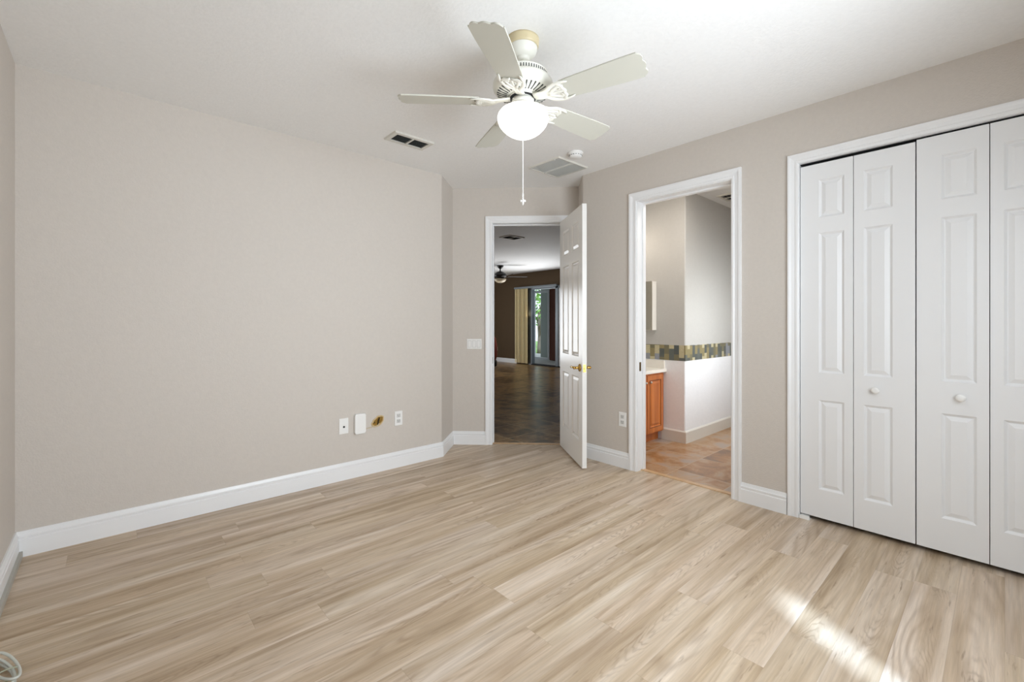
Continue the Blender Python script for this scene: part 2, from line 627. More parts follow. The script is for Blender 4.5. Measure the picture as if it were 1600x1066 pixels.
add_box(bm, SLX - 0.075, SLX + 0.075, -0.62, -0.60, 1.80, 2.3)
tag(obj('sun_blocker', bm, BLOCKER), 'unseen pale panels added outside the rear window to block the sun except a slit', 'sun blocker')

# closet shell
bm = newbm()
add_box(bm, 3.72, 3.80, -0.57, 0.9, 0, CEILZ)
add_box(bm, 3.165, 3.72, -0.57, -0.45, 0, CEILZ)
struct('wall_closet', bm, WALL, 'inner walls of the closet')
bm = newbm()
add_box(bm, 3.165, 5.4, 0.88, 0.96, 0, CEILZ)
struct('wall_bathroom_near', bm, WALL_BATH, 'bathroom wall beside the closet')
bm = newbm()
add_box(bm, 5.3, 5.4, 0.96, 2.055, 0, CEILZ)
struct('wall_bathroom_right', bm, WALL_BATH, 'bathroom end wall')
bm = newbm()
add_prism(bm, [(4.095, 2.063), (4.103, 2.055), (5.4, 2.055), (5.4, 2.86), (4.095, 2.86)], 0.865, CEILZ)
add_prism(bm, [(4.095, 2.063), (4.103, 2.055), (5.4, 2.055), (5.4, 2.86), (4.095, 2.86)], 0, 0.865, 1)
struct('wall_bathroom_corner', bm, [WALL_BATH, WALL_LOW], 'white bathroom wall that turns an outside corner')
bm = newbm()
add_box(bm, 3.45, 4.095, 2.78, 2.86, 0, CEILZ)
struct('wall_bathroom_back', bm, WALL_BATH, 'bathroom wall behind the vanity')
bm = newbm()
add_box(bm, 3.40, 3.45, 2.45, 2.86, 0, CEILZ)
struct('wall_bathroom_side', bm, WALL_BATH, 'bathroom wall at the left end of the vanity')
bm = newbm()
add_box(bm, 3.165, 3.45, 2.40, 2.45, 0, CEILZ)
struct('wall_bathroom_left', bm, WALL_BATH, 'bathroom wall left of the vanity')

# great room shell
SLY0, SLY1 = 6.9, 8.82
bm = newbm()
add_box(bm, 8.6, 8.72, 2.8, SLY0, 0, 2.6)
add_box(bm, 8.6, 8.72, SLY1, 11.2, 0, 2.6)
add_box(bm, 8.6, 8.72, SLY0, SLY1, 2.13, 2.6)
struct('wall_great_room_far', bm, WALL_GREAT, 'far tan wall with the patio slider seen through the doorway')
bm = newbm()
add_box(bm, 3.36, 8.6, 2.86, 2.95, 0, 2.6)
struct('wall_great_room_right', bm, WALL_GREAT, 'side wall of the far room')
bm = newbm()
add_box(bm, 2.2, 2.3, 3.6, 11.2, 0, 2.6)
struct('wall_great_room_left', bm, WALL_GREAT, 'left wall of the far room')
bm = newbm()
add_box(bm, 2.3, 4.5, 11.1, 11.2, 0, 2.6)
add_box(bm, 7.0, 8.6, 11.1, 11.2, 0, 2.6)
add_box(bm, 4.5, 7.0, 11.1, 11.2, 2.13, 2.6)
struct('wall_great_room_end', bm, WALL_GREAT, 'end wall of the far room')

# ------------------------------------------------------------------ baseboards
BB = [(0.0155, 0.0), (0.0155, 0.083), (0.0118, 0.086), (0.0118, 0.0935), (0.0142, 0.097), (0.0142, 0.1035),
      (0.010, 0.108), (0.0075, 0.117), (0.0055, 0.1255), (0.0, 0.1255), (0.0, 0.0)]


def sweep_base(path, prof):
    """one mesh per straight run, mitred where runs meet; room lies to the right of the walking direction"""
    P = [Vector(p) for p in path]
    nrm = []
    for a, b in zip(P, P[1:]):
        d = (b - a).normalized()
        nrm.append(Vector((d.y, -d.x)))
    mit = []
    for i in range(len(P)):
        if i == 0:
            mit.append(nrm[0])
        elif i == len(P) - 1:
            mit.append(nrm[-1])
        else:
            m = (nrm[i - 1] + nrm[i])
            mit.append(m / (1 + nrm[i - 1].dot(nrm[i])))
    out = []
    for i in range(len(P) - 1):
        bm = newbm()
        A = [bm.verts.new((P[i].x + mit[i].x * o, P[i].y + mit[i].y * o, z)) for o, z in prof]
        B = [bm.verts.new((P[i + 1].x + mit[i + 1].x * o, P[i + 1].y + mit[i + 1].y * o, z)) for o, z in prof]
        n = len(prof)
        for k in range(n):
            j = (k + 1) % n
            bm.faces.new((A[k], A[j], B[j], B[k]))
        bm.faces.new(A)
        bm.faces.new(B[::-1])
        out.append(bm)
    return out


def es(s):
    return (E0.x + R2 * s, E0.y - R2 * s)


CASW = 0.062
runs = sweep_base([(XL, YN), (XL, YF), (2.1335, YF), (E0.x, E0.y), es(ES0 - CASW - 0.004)], BB)
for nm, b, lab in zip(('baseboard_left', 'baseboard_far', 'baseboard_alcove_left', 'baseboard_entry'), runs,
                      ('white baseboard along the left wall', 'long white baseboard under the blank wall',
                       'short angled white baseboard left of the entry', 'short white baseboard beside the entry door casing')):
    struct(nm, b, WHITE, lab)
runs = sweep_base([es(1.17), (3.268, 2.685), (XR, 2.459), (XR, BY1 + CASW + 0.004)], BB)
for nm, b, lab in zip(('baseboard_entry_right', 'baseboard_alcove_right', 'baseboard_right'), runs,
                      ('white baseboard in the corner behind the open door', 'angled white baseboard behind the open door',
                       'white baseboard between open door and bathroom casing')):
    struct(nm, b, WHITE, lab)
runs = sweep_base([(XR, BY0 - CASW - 0.004), (XR, CY1 + CASW + 0.002)], BB)
struct('baseboard_right_middle', runs[0], WHITE, 'white baseboard between bathroom casing and closet casing')
runs = sweep_base([(XR, CY0 - CASW - 0.002), (XR, YN), (XL, YN)], BB)
struct('baseboard_right_near', runs[0], WHITE, 'white baseboard between closet casing and the window wall')
struct('baseboard_near', runs[1], WHITE, 'white baseboard under the window behind the viewpoint')
BB2 = [(0.014, 0.0), (0.014, 0.105), (0.004, 0.118), (0.0, 0.118), (0.0, 0.0)]
CREAM = plain('cream_bathroom_trim', srgb(226, 222, 214), 0.4)
runs = sweep_base([(4.095, 2.30), (4.095, 2.055), (5.3, 2.055)][::1], [(o, z) for o, z in BB2])
struct('baseboard_bathroom_left', runs[0], CREAM, 'cream baseboard beside the vanity')
struct('baseboard_bathroom_right', runs[1], CREAM, 'white baseboard under the white bathroom wall')
runs = sweep_base([(8.6, 11.1), (8.6, SLY1 + 0.5)], BB2)
struct('baseboard_great_room', runs[0], WHITE, 'white baseboard on the far tan wall')
bm = newbm()
add_prism(bm, [(XL + 0.0155, YN), (XL + 0.028, YN), (XL + 0.028, YF - 0.0165), (XL + 0.0155, YF - 0.0165)], 0, 0.03)  # plain grey strip along the foot of the left baseboard
BASE_STRIP = plain('grey_strip_paint', srgb(176, 174, 166), 0.5)
struct('trim_strip', bm, BASE_STRIP, 'greyish strip at the foot of the left baseboard')


# ------------------------------------------------------------------ casings and jambs
def casing(bm, M, s0, s1, z1, w, out=-1.0, yb=0.0):
    prof = [(0, 0), (0, 0.009), (0.005, 0.0115), (0.016, 0.0115), (0.020, 0.0085), (0.037, 0.0115), (0.048, 0.0165), (w, 0.0165), (w, 0)]
    rows = []
    for a, t in prof:
        y = yb + out * t
        rows.append([bm.verts.new(M @ Vector(p)) for p in ((s0 - a, y, 0), (s0 - a, y, z1 + a), (s1 + a, y, z1 + a), (s1 + a, y, 0))])
    n = len(rows)
    for k in range(n):
        A, B = rows[k], rows[(k + 1) % n]
        for i in range(3):
            bm.faces.new((A[i], A[i + 1], B[i + 1], B[i]))
    bm.faces.new([r[0] for r in rows])
    bm.faces.new([r[3] for r in rows][::-1])


def jamb(bm, M, s0, s1, z1, depth, stop=None):
    t = 0.0175
    add_box(bm, s0 - t, s0, 0.0, depth, 0, z1, M=M)
    add_box(bm, s1, s1 + t, 0.0, depth, 0, z1, M=M)
    add_box(bm, s0 - t, s1 + t, 0.0, depth, z1, z1 + t, M=M)
    if stop:
        a, b = stop
        add_box(bm, s0, s0 + 0.011, a, b, 0, z1, M=M)
        add_box(bm, s1 - 0.011, s1, a, b, 0, z1, M=M)
        add_box(bm, s0 + 0.011, s1 - 0.011, a, b, z1 - 0.011, z1, M=M)


bm = newbm()
casing(bm, ME, ES0 - 0.004, ES1 + 0.004, DTOP + 0.004, CASW)
casing(bm, ME, ES0 - 0.004, ES1 + 0.004, DTOP + 0.004, CASW, 1.0, 0.115)
jamb(bm, ME, ES0, ES1, DTOP, 0.115, (0.05, 0.085))
struct('trim_1', bm, WHITE, 'white casing and jamb of the entry doorway')
bm = newbm()
casing(bm, MR, -BY1 - 0.004, -BY0 + 0.004, H + 0.004, CASW)
casing(bm, MR, -BY1 - 0.004, -BY0 + 0.004, H + 0.004, CASW, 1.0, 0.12)
jamb(bm, MR, -BY1, -BY0, H, 0.12, (0.068, 0.105))
struct('trim_2', bm, WHITE, 'white casing and jamb of the bathroom doorway')
bm = newbm()
casing(bm, MR, -CY1 - 0.002, -CY0 + 0.002, H + 0.002, CASW - 0.006)
jamb(bm, MR, -CY1, -CY0, H, 0.12)
struct('trim_3', bm, WHITE, 'white casing around the closet doors')
bm = newbm()
add_box(bm, 3.095, 3.135, BY0, BY1, 0.0, 0.006)
THR = make_wood('threshold_wood', srgb(196, 160, 118), srgb(216, 184, 146), 0.4)
struct('trim_4', bm, THR, 'light wood threshold strip in the bathroom doorway')
bm = newbm()
add_box(bm, ES0, ES1, 0.03, 0.065, 0.0, 0.006, M=ME)
struct('trim_5', bm, THR, 'light threshold strip in the entry doorway')
# slate mosaic border on the bathroom walls
bm = newbm()
add_box(bm, 4.0925, 4.097, 2.055, 2.76, 0.790, 0.940)
add_box(bm, 4.0925, 5.3, 2.0525, 2.056, 0.790, 0.940)
struct('trim_6', bm, MOSAIC, 'slate mosaic border running round the bathroom walls')


# ------------------------------------------------------------------ raised panel doors
def panel_slab(bm, width, height, th, panels, z0=0.0, both=True):
    """slab: x 0..width, z z0..height, front face at y=0 (looks towards -y), back at y=th"""
    us = sorted({0.0, width} | {p[0] for p in panels} | {p[1] for p in panels})
    vs = sorted({z0, height} | {p[2] for p in panels} | {p[3] for p in panels})
    inside = lambda u, v: any(p[0] < u < p[1] and p[2] < v < p[3] for p in panels)
    for side in (0, 1):
        y0, sg = (0.0, 1.0) if side == 0 else (th, -1.0)
        cache = {}

        def V(u, v, d=0.0):
            k = (round(u, 5), round(v, 5), round(d, 5))
            if k not in cache:
                cache[k] = bm.verts.new((u, y0 + sg * d, v))
            return cache[k]
        for a, b in zip(us, us[1:]):
            for c, d in zip(vs, vs[1:]):
                if not (inside((a + b) / 2, (c + d) / 2) and (side == 0 or both)):
                    bm.faces.new((V(a, c), V(b, c), V(b, d), V(a, d)))
        if side == 0 or both:
            for (a, b, c, d) in panels:
                prev = None
                for ins, dep in ((0, 0), (0.005, 0.0048), (0.010, 0.0092), (0.013, 0.0098), (0.030, 0.0030), (0.033, 0.0018)):
                    ring = [V(a + ins, c + ins, dep), V(b - ins, c + ins, dep), V(b - ins, d - ins, dep), V(a + ins, d - ins, dep)]
                    if prev:
                        for k in range(4):
                            j = (k + 1) % 4
                            bm.faces.new((prev[k], prev[j], ring[j], ring[k]))
                    prev = ring
                bm.faces.new(prev)
    P = lambda u, y, v: bm.verts.new((u, y, v))
    for (u0, v0, u1, v1) in ((0, z0, width, z0), (width, z0, width, height), (width, height, 0, height), (0, height, 0, z0)):
        bm.faces.new((P(u0, 0, v0), P(u1, 0, v1), P(u1, th, v1), P(u0, th, v0)))
    bmesh.ops.remove_doubles(bm, verts=list(bm.verts), dist=1e-5)


# entry door, swung into the room
HX, HY = 3.124, 2.790
FX, FY = 2.752, 2.224
dl = Vector((FX - HX, FY - HY))
DW = dl.length
door = thing('door_1', 'white six-panel entry door standing open into the bedroom', 'door', (HX, HY, 0), math.atan2(dl.y, dl.x), kind='structure')
bm = newbm()
st, mu = 0.098, 0.095
pw = (DW - 2 * st - mu) / 2
pans = []
for u0 in (st, st + pw + mu):
    for v0, v1 in ((0.215, 0.72), (0.885, 1.665), (1.765, 1.985)):
        pans.append((u0, u0 + pw, v0, v1))
# local x from hinge to free edge; the visible face is local -y after rotation => check side
panel_slab(bm, DW, 2.098, 0.035, pans, 0.014)
# the leaf's visible face must look to the left: mirror thickness so the back lies to the right
for v in bm.verts:
    v.co.y = v.co.y
leaf = obj('door_leaf', bm, DOORG, door)


def lever(name, yface, sgn, parent):
    """lever handle on a door face at local y=yface, pointing out along sgn"""
    bm = newbm()
    u, z = DW - 0.062, 0.80
    Mr = Matrix.Translation((u, yface, z)) @ Matrix.Rotation(-sgn * PI / 2, 4, 'X')
    add_lathe(bm, [(0.0, 0.0), (0.030, 0.0), (0.031, 0.004), (0.027, 0.009), (0.014, 0.012), (0.0105, 0.016), (0.0105, 0.044), (0.012, 0.046), (0.012, 0.054), (0, 0.056)], 32, M=Mr)
    y = yface + sgn * 0.05
    pts = [(u + 0.004, y, z), (u - 0.02, y + sgn * 0.002, z + 0.003), (u - 0.05, y + sgn * 0.002, z + 0.002), (u - 0.08, y, z - 0.003), (u - 0.102, y - sgn * 0.006, z - 0.002), (u - 0.112, y - sgn * 0.012, z + 0.001)]
    add_tube(bm, pts, [0.009, 0.0085, 0.0075, 0.0075, 0.008, 0.006], 12)
    return tag(obj(name, bm, BRASS, parent), 'polished brass lever handle')


lever('door_handle', 0.0, -1, door)
lever('door_handle', 0.035, 1, door)
bm = newbm()
add_box(bm, DW - 0.001, DW + 0.0015, 0.006, 0.029, 0.77, 0.83)
add_box(bm, DW + 0.001, DW + 0.008, 0.012, 0.023, 0.79, 0.81)
obj('latch_plate', bm, BRASS, door)
for hz in (0.25, 1.05, 1.88):
    bm = newbm()
    add_lathe(bm, [(0, 0), (0.006, 0), (0.006, 0.09), (0, 0.09)], 12, (-0.004, 0.038, hz - 0.045))
    obj('hinge', bm, DARKBRASS, door)

# strike plates
bm = newbm()
add_box(bm, ES0 - 0.0005, ES0 + 0.0015, 0.012, 0.034, 0.77, 0.83, M=ME)
tag(obj('strike_plate', bm, DARKBRASS), 'small dark brass strike plate on the left jamb of the entry doorway', 'strike plate')
bm = newbm()
add_box(bm, 3.075, 3.098, BY1 - 0.0015, BY1 + 0.0005, 0.78, 0.85)
tag(obj('strike_plate', bm, DARKBRASS), 'small dark strike plate on the left jamb of the bathroom doorway', 'strike plate')

# bifold closet doors: each pair folds as one thing
LW = 0.2565
ROWS = ((0.193, 0.712), (0.870, 1.682), (1.771, 1.992))


def bifold(name, y_start, mirror, label, drop):
    # local x runs towards the camera (-Y); leaf front face looks towards -X
    root = thing(name, label, 'closet door', (XR + 0.012, y_start, 0), -PI / 2, group=None, kind='structure')
    for i in (0, 1):
        bm = newbm()
        outer = (i == 0) != mirror            # leaf with the wide stile on its pivot / meeting side
        first = (i == 0)
        if first:
            pu = (0.092, 0.092 + 0.121)
        else:
            pu = (LW - 0.092 - 0.121, LW - 0.092)
        panel_slab(bm, LW - 0.003, 2.098 - drop, 0.03, [(pu[0], pu[1], a, b) for a, b in ROWS], 0.028, both=False)
        lf = obj('door_leaf', bm, DOORW, root)
        lf.location.x = i * LW
        if i == (0 if mirror else 1):
            k = newbm()
            kx = LW / 2 + (0.032 if mirror else -0.032)
            Mr = Matrix.Translation((kx, 0, 0.798)) @ Matrix.Rotation(PI / 2, 4, 'X')
            add_lathe(k, [(0.0, 0.0), (0.010, 0.0), (0.009, 0.006), (0.0085, 0.012), (0.013, 0.016), (0.0175, 0.021), (0.018, 0.026), (0.015, 0.030), (0.008, 0.032), (0, 0.0325)], 28, M=Mr)
            obj('knob', k, PLASTIC, lf)
    return root


bifold('door_2', CY1 - 0.003, False, 'left pair of white bifold closet doors next to the closet casing', 0.012)
bifold('door_3', CY1 - 0.003 - 2 * LW - 0.002, True, 'right pair of white bifold closet doors running out of view', 0.004)
bm = newbm()
add_box(bm, XR + 0.02, XR + 0.05, CY0, CY1, H - 0.004, H)
obj_ = obj('closet_track', bm, DARK)
tag(obj_, 'thin dark track above the closet doors', 'door track')
bm = newbm()
add_box(bm, XR - 0.004, XR + 0.036, CY1 - 0.052, CY1, 0.0, 0.003)
add_box(bm, XR - 0.004, XR - 0.001, CY1 - 0.052, CY1, 0.003, 0.02)
add_box(bm, XR + 0.006, XR + 0.032, CY1 - 0.046, CY1 - 0.006, 0.003, 0.02)
tag(obj('pivot_bracket', bm, PLASTIC), 'small white pivot bracket on the floor under the left closet door', 'bracket')


# ------------------------------------------------------------------ wall plates
def outlet(name, label, M, group=None):
    root = thing(name, label, 'outlet', M.translation, M.to_euler().z, group)
    bm = newbm()
    add_rbox(bm, -0.034, 0.034, -0.006, 0.0, -0.057, 0.057, 0.0022, 2)
    obj('cover_plate', bm, PLASTIC, root)
    for z in (0.022, -0.022):
        b = newbm()
        add_rbox(b, -0.0165, 0.0165, -0.0078, -0.004, z - 0.0145, z + 0.0145, 0.001, 1)
        rc = obj('receptacle', b, GREYPL, root)
        b = newbm()
        for x, h in ((-0.0065, 0.0045), (0.0065, 0.0035)):
            add_box(b, x - 0.0012, x + 0.0012, -0.0082, -0.0070, z + 0.003 - h, z + 0.003 + h)
        add_lathe(b, [(0, 0), (0.0026, 0), (0.0026, 0.0012), (0, 0.0012)], 10, M=Matrix.Translation((0, -0.0070, z - 0.008)) @ Matrix.Rotation(PI / 2, 4, 'X'))
        obj('slot', b, DUCT, rc)
    return root


MF = lambda x, z: Matrix.Translation((x, YF, z))
outlet('outlet', 'white outlet on the long wall right of the cable hole', MF(1.720, 0.392))
outlet('outlet', 'white outlet on the wall beside the bathroom doorway', Matrix.Translation((XR, 2.050, 0.386)) @ Matrix.Rotation(-PI / 2, 4, 'Z'))
outlet('outlet', 'white outlet on the dark far wall seen through the entry doorway', Matrix.Translation((8.6, 10.2, 0.375)) @ Matrix.Rotation(-PI / 2, 4, 'Z'))

root = thing('coaxial_plate', 'white coaxial wall plate, leftmost fitting on the long wall', 'wall plate', (1.278, YF, 0.397))
bm = newbm()
add_rbox(bm, -0.034, 0.034, -0.006, 0, -0.057, 0.057, 0.0022, 2)
obj('cover_plate', bm, PLASTIC, root)
bm = newbm()
Mc = Matrix.Translation((0, -0.006, -0.006)) @ Matrix.Rotation(PI / 2, 4, 'X')
add_lathe(bm, [(0, 0), (0.0075, 0), (0.0075, 0.003), (0.005, 0.003), (0.005, 0.010), (0.002, 0.010), (0, 0.008)], 6, M=Mc)
obj('coaxial_jack', bm, DUCT, root)

root = thing('network_box', 'white rounded terminal box on the long wall beside the cable hole', 'terminal box', (1.397, YF, 0.399))
bm = newbm()
t = bmesh.new()
add_box(t, -0.043, 0.043, -0.026, 0, -0.075, 0.075)
vert = [e for e in t.edges if abs((e.verts[0].co - e.verts[1].co).normalized().y) > 0.9]
bmesh.ops.bevel(t, geom=vert, offset=0.016, segments=6, profile=0.5, affect='EDGES')
front = [e for e in t.edges if all(v.co.y < -0.0255 for v in e.verts)]
bmesh.ops.bevel(t, geom=front, offset=0.005, segments=3, profile=0.5, affect='EDGES')
join(bm, t)
obj('cover', bm, PLASTIC, root)
bm = newbm()
add_box(bm, -0.038, 0.038, -0.0235, -0.0215, -0.0765, 0.0765)
obj('seam_strip', bm, GREYPL, root)

# ragged cable hole with foam
FOAM = plain('amber_foam', srgb(158, 122, 52), 0.8, bump=(120, 0.8, 0.01), vary=0.25)
RIM = plain('torn_drywall_edge', srgb(208, 184, 140), 0.8, bump=(150, 0.5, 0.006), vary=0.1)
root = thing('cable_hole', 'ragged oval hole with amber foam in the long wall beside the white box', 'wall hole', (1.545, YF, 0.392))
N = 36
random.seed(11)
rad = [1 + random.uniform(-0.09, 0.09) for _ in range(N)]
ring = []
for i in range(N):
    a = 2 * PI * i / N
    u, v = 0.047 * math.cos(a) * rad[i], 0.034 * math.sin(a) * rad[i]
    ring.append((u * 0.97 - v * 0.12, -0.001, v + u * 0.42))
bm = newbm()
add_tube(bm, ring, 0.0058, 8, closed=True)
obj('torn_rim', bm, RIM, root)
bm = newbm()
c = bm.verts.new((0, -0.0006, 0))
vs = [bm.verts.new((p[0] * 0.98, -0.0012, p[2] * 0.98)) for p in ring]
for i in range(N):
    bm.faces.new((c, vs[i], vs[(i + 1) % N]))
for k in range(26):
    a, r = random.uniform(0, 6.28), random.uniform(0.2, 0.85)
    u, v = 0.043 * math.cos(a) * r, 0.030 * math.sin(a) * r
    add_sphere(bm, (u, -0.001, v + u * 0.42), random.uniform(0.003, 0.007), sub=1, scale=(1, 0.5, 1))
obj('foam', bm, FOAM, root)
bm = newbm()
add_tube(bm, [(-0.004, -0.0042, -0.026), (0.001, -0.0048, -0.008), (0.004, -0.0048, 0.010), (0.012, -0.0042, 0.028)], [0.003, 0.006, 0.007, 0.004], 8)
add_tube(bm, [(-0.034, -0.004, -0.010), (-0.024, -0.0042, -0.003)], [0.004, 0.003], 8)
obj('dark_gap', bm, plain('hole_shadow_gap', srgb(58, 44, 18), 0.9), root)
bm = newbm()
add_tube(bm, [(1.438, YF - 0.006, 0.350), (1.46, YF - 0.004, 0.3515), (1.50, YF - 0.004, 0.355), (1.53, YF - 0.004, 0.358), (1.548, YF - 0.005, 0.366), (1.556, YF - 0.006, 0.378)], 0.0032, 8)
tag(obj('cable', bm, CABLE), 'thin beige cable running along the wall from white box to ragged hole', 'cable')

# triple light switch on the entry wall
sw = Vector(es(0.2085))
root = thing('light_switch', 'white three-gang rocker switch left of the entry door casing', 'light switch', (sw.x, sw.y, 0.957), -PI / 4)
bm = newbm()
add_rbox(bm, -0.070, 0.070, -0.006, 0, -0.048, 0.048, 0.0022, 2)
obj('cover_plate', bm, PLASTIC, root)
for k in (-1, 0, 1):
    b = newbm()
    add_rbox(b, k * 0.043 - 0.0165, k * 0.043 + 0.0165, -0.0072, -0.004, -0.034, 0.034, 0.001, 1)
    fr = obj('rocker_frame', b, GREYPL, root)
    b = newbm()
    x0, x1 = k * 0.043 - 0.013, k * 0.043 + 0.013
    v = [b.verts.new(p) for p in ((x0, -0.006, -0.03), (x1, -0.006, -0.03), (x1, -0.006, 0.03), (x0, -0.006, 0.03),
                                  (x0, -0.0075, -0.03), (x1, -0.0075, -0.03), (x1, -0.0105, 0.03), (x0, -0.0105, 0.03))]
    for f in ((0, 1, 2, 3), (4, 5, 6, 7), (0, 1, 5, 4), (1, 2, 6, 5), (2, 3, 7, 6), (3, 0, 4, 7)):
        b.faces.new([v[i] for i in f])
    obj('rocker', b, PLASTIC, fr)

# ------------------------------------------------------------------ ceiling fittings
VENTW = plain('vent_white_enamel', srgb(215, 213, 205), 0.45)
VSLAT = plain('vent_dark_slat', srgb(92, 96, 92), 0.5)


def frame_ring(bm, x0, x1, y0, y1, w, z0, z1, lip=0.004):
    """flat picture-frame ring, chamfered outwards"""
    def rect(o, z):
        return [bm.verts.new(p) for p in ((x0 + o, y0 + o, z), (x1 - o, y0 + o, z), (x1 - o, y1 - o, z), (x0 + o, y1 - o, z))]
    loops = [rect(0, z1), rect(0, z1 - 0.002), rect(lip, z0), rect(w, z0), rect(w, z1)]
    for A, B in zip(loops, loops[1:]):
        for i in range(4):
            j = (i + 1) % 4
            bm.faces.new((A[i], A[j], B[j], B[i]))


def register(name, label, x0, x1, y0, y1, zc, rim, nslat, slatm, along='X', divider=True, group=None, backm=None):
    root = thing(name, label, 'ceiling vent', ((x0 + x1) / 2, (y0 + y1) / 2, zc), 0, group)
    w, h = (x1 - x0) / 2, (y1 - y0) / 2
    bm = newbm()
    frame_ring(bm, -w, w, -h, h, rim, -0.012, 0)
    obj('frame', bm, VENTW, root)
    bm = newbm()
    add_box(bm, -w + rim * 0.8, w - rim * 0.8, -h + rim * 0.8, h - rim * 0.8, -0.0025, 0.0)  # flat plate; its default dark colour stands in for shade inside the duct
    obj('duct_backing', bm, backm or DARK, root)
    bm = newbm()
    for k in range(nslat):
        f = (k + 0.5) / nslat
        if along == 'X':
            c = -h + rim + f * (2 * h - 2 * rim)
            M = Matrix.Translation((0, c, -0.007)) @ Matrix.Rotation(math.radians(38), 4, 'X')
            add_box(bm, -w + rim, w - rim, -0.0052, 0.0052, -0.0006, 0.0006, M=M)
        else:
            c = -w + rim + f * (2 * w - 2 * rim)
            M = Matrix.Translation((c, 0, -0.007)) @ Matrix.Rotation(math.radians(38), 4, 'Y')
            add_box(bm, -0.0052, 0.0052, -h + rim, h - rim, -0.0006, 0.0006, M=M)
    obj('louvers', bm, slatm, root)
    if divider:
        bm = newbm()
        add_box(bm, -0.006, 0.006, -h + rim, h - rim, -0.0135, -0.001)
        obj('divider', bm, VENTW, root)
    return root


register('ceiling_vent', 'white rectangular ceiling register with dark louvers above the long wall', 1.405, 1.708, 2.711, 2.883, CEILZ, 0.030, 6, VSLAT)
grm = plain('grey_grille_enamel', srgb(226, 226, 222), 0.5)
g = register('return_grille', 'large square grey return-air grille on the ceiling near the entry alcove', 2.552, 2.912, 2.294, 2.632, CEILZ, 0.014, 30, grm, 'X', False, backm=plain('grille_filter', srgb(205, 205, 202), 0.9))
bm = newbm()
add_box(bm, -0.006, 0.006, -0.155, 0.155, -0.0128, -0.002)
obj('rib', bm, grm, g)
for yy in (-0.12,):
    bm = newbm()
    add_sphere(bm, (-0.168, yy, -0.013), 0.006, sub=1)
    obj('latch', bm, PLASTIC, g)

root = thing('smoke_detector', 'round white smoke detector on the ceiling beside the return grille', 'smoke detector', (2.598, 2.165, CEILZ))
bm = newbm()
add_lathe(bm, [(0, 0), (0.056, 0), (0.057, -0.006), (0.055, -0.012), (0.049, -0.014), (0, -0.014)], 40)
obj('base_plate', bm, PLASTIC, root)
bm = newbm()
add_lathe(bm, [(0.047, -0.014), (0.0485, -0.022), (0.046, -0.030), (0.036, -0.038), (0.018, -0.041), (0, -0.0415)], 40)
obj('sensor_cover', bm, PLASTIC, root)
bm = newbm()
for k in range(16):
    M = Matrix.Rotation(2 * PI * k / 16, 4, 'Z')
    add_box(bm, 0.0455, 0.0492, -0.006, 0.006, -0.026, -0.0225, M=M)
obj('vent_slots', bm, DUCT, root)

# ------------------------------------------------------------------ ceiling fan
FC = (1.385, 1.461)
fan = thing('ceiling_fan', 'white five-blade ceiling fan with a lit opal bowl hanging in mid room', 'ceiling fan', (FC[0], FC[1], CEILZ))
Z = lambda z: z - CEILZ
bm = newbm()
add_lathe(bm, [(r, Z(z)) for r, z in ((0.0, 2.44), (0.066, 2.44), (0.066, 2.404), (0.0645, 2.392), (0.059, 2.378), (0.049, 2.366), (0.036, 2.358), (0.030, 2.356), (0.029, 2.349), (0.022, 2.343), (0, 2.346))], 56)
canopy = obj('canopy', bm, FANW, fan)
bm = newbm()
add_lathe(bm, [(r, Z(z)) for r, z in ((0.067, 2.44), (0.0735, 2.44), (0.0735, 2.432), (0.0715, 2.410), (0.0675, 2.402), (0.0655, 2.402), (0.066, 2.44))], 56)
tag(obj('trim_ring', bm, FANC, canopy), 'cream trim ring')
bm = newbm()
add_lathe(bm, [(r, Z(z)) for r, z in ((0, 2.36), (0.0125, 2.36), (0.0125, 2.325), (0.021, 2.322), (0.025, 2.312), (0.025, 2.296), (0, 2.296))], 28)
obj('downrod', bm, FANW, fan)
bm = newbm()
add_lathe(bm, [(r, Z(z)) for r, z in ((0, 2.300), (0.055, 2.299), (0.090, 2.292), (0.109, 2.284), (0.114, 2.279), (0.112, 2.275), (0.112, 2.259), (0.115, 2.256),
                                      (0.128, 2.250), (0.1345, 2.240), (0.136, 2.226), (0.1335, 2.214), (0.128, 2.206), (0.119, 2.199), (0.098, 2.190), (0.066, 2.184), (0, 2.184))], 72)
for k in range(60):                                     # little vertical ribs round the upper band
    M = Matrix.Rotation(2 * PI * k / 60, 4, 'Z')
    add_box(bm, 0.1115, 0.1128, -0.0022, 0.0022, Z(2.260), Z(2.274), 1, M)
for k in range(36):                                     # radiating slots in the underside
    a0 = Vector((0.074, 0, Z(2.1845)))
    a1 = Vector((0.117, 0, Z(2.1962)))
    M = Matrix.Rotation(2 * PI * (k + 0.5) / 36, 4, 'Z')
    v = [bm.verts.new(M @ p) for p in (a0 + Vector((0, -0.002, -0.0012)), a1 + Vector((0, -0.0028, -0.0012)), a1 + Vector((0, 0.0028, -0.0012)), a0 + Vector((0, 0.002, -0.0012)))]
    w = [bm.verts.new(M @ p) for p in (a0 + Vector((0, -0.002, 0.003)), a1 + Vector((0, -0.0028, 0.003)), a1 + Vector((0, 0.0028, 0.003)), a0 + Vector((0, 0.002, 0.003)))]
    fs = [(v[0], v[1], v[2], v[3]), (w[3], w[2], w[1], w[0])] + [(v[i], w[i], w[(i + 1) % 4], v[(i + 1) % 4]) for i in range(4)]
    for q in fs:
        bm.faces.new(q).material_index = 1
obj('motor_housing', bm, [FANW, DUCT], fan)
bm = newbm()
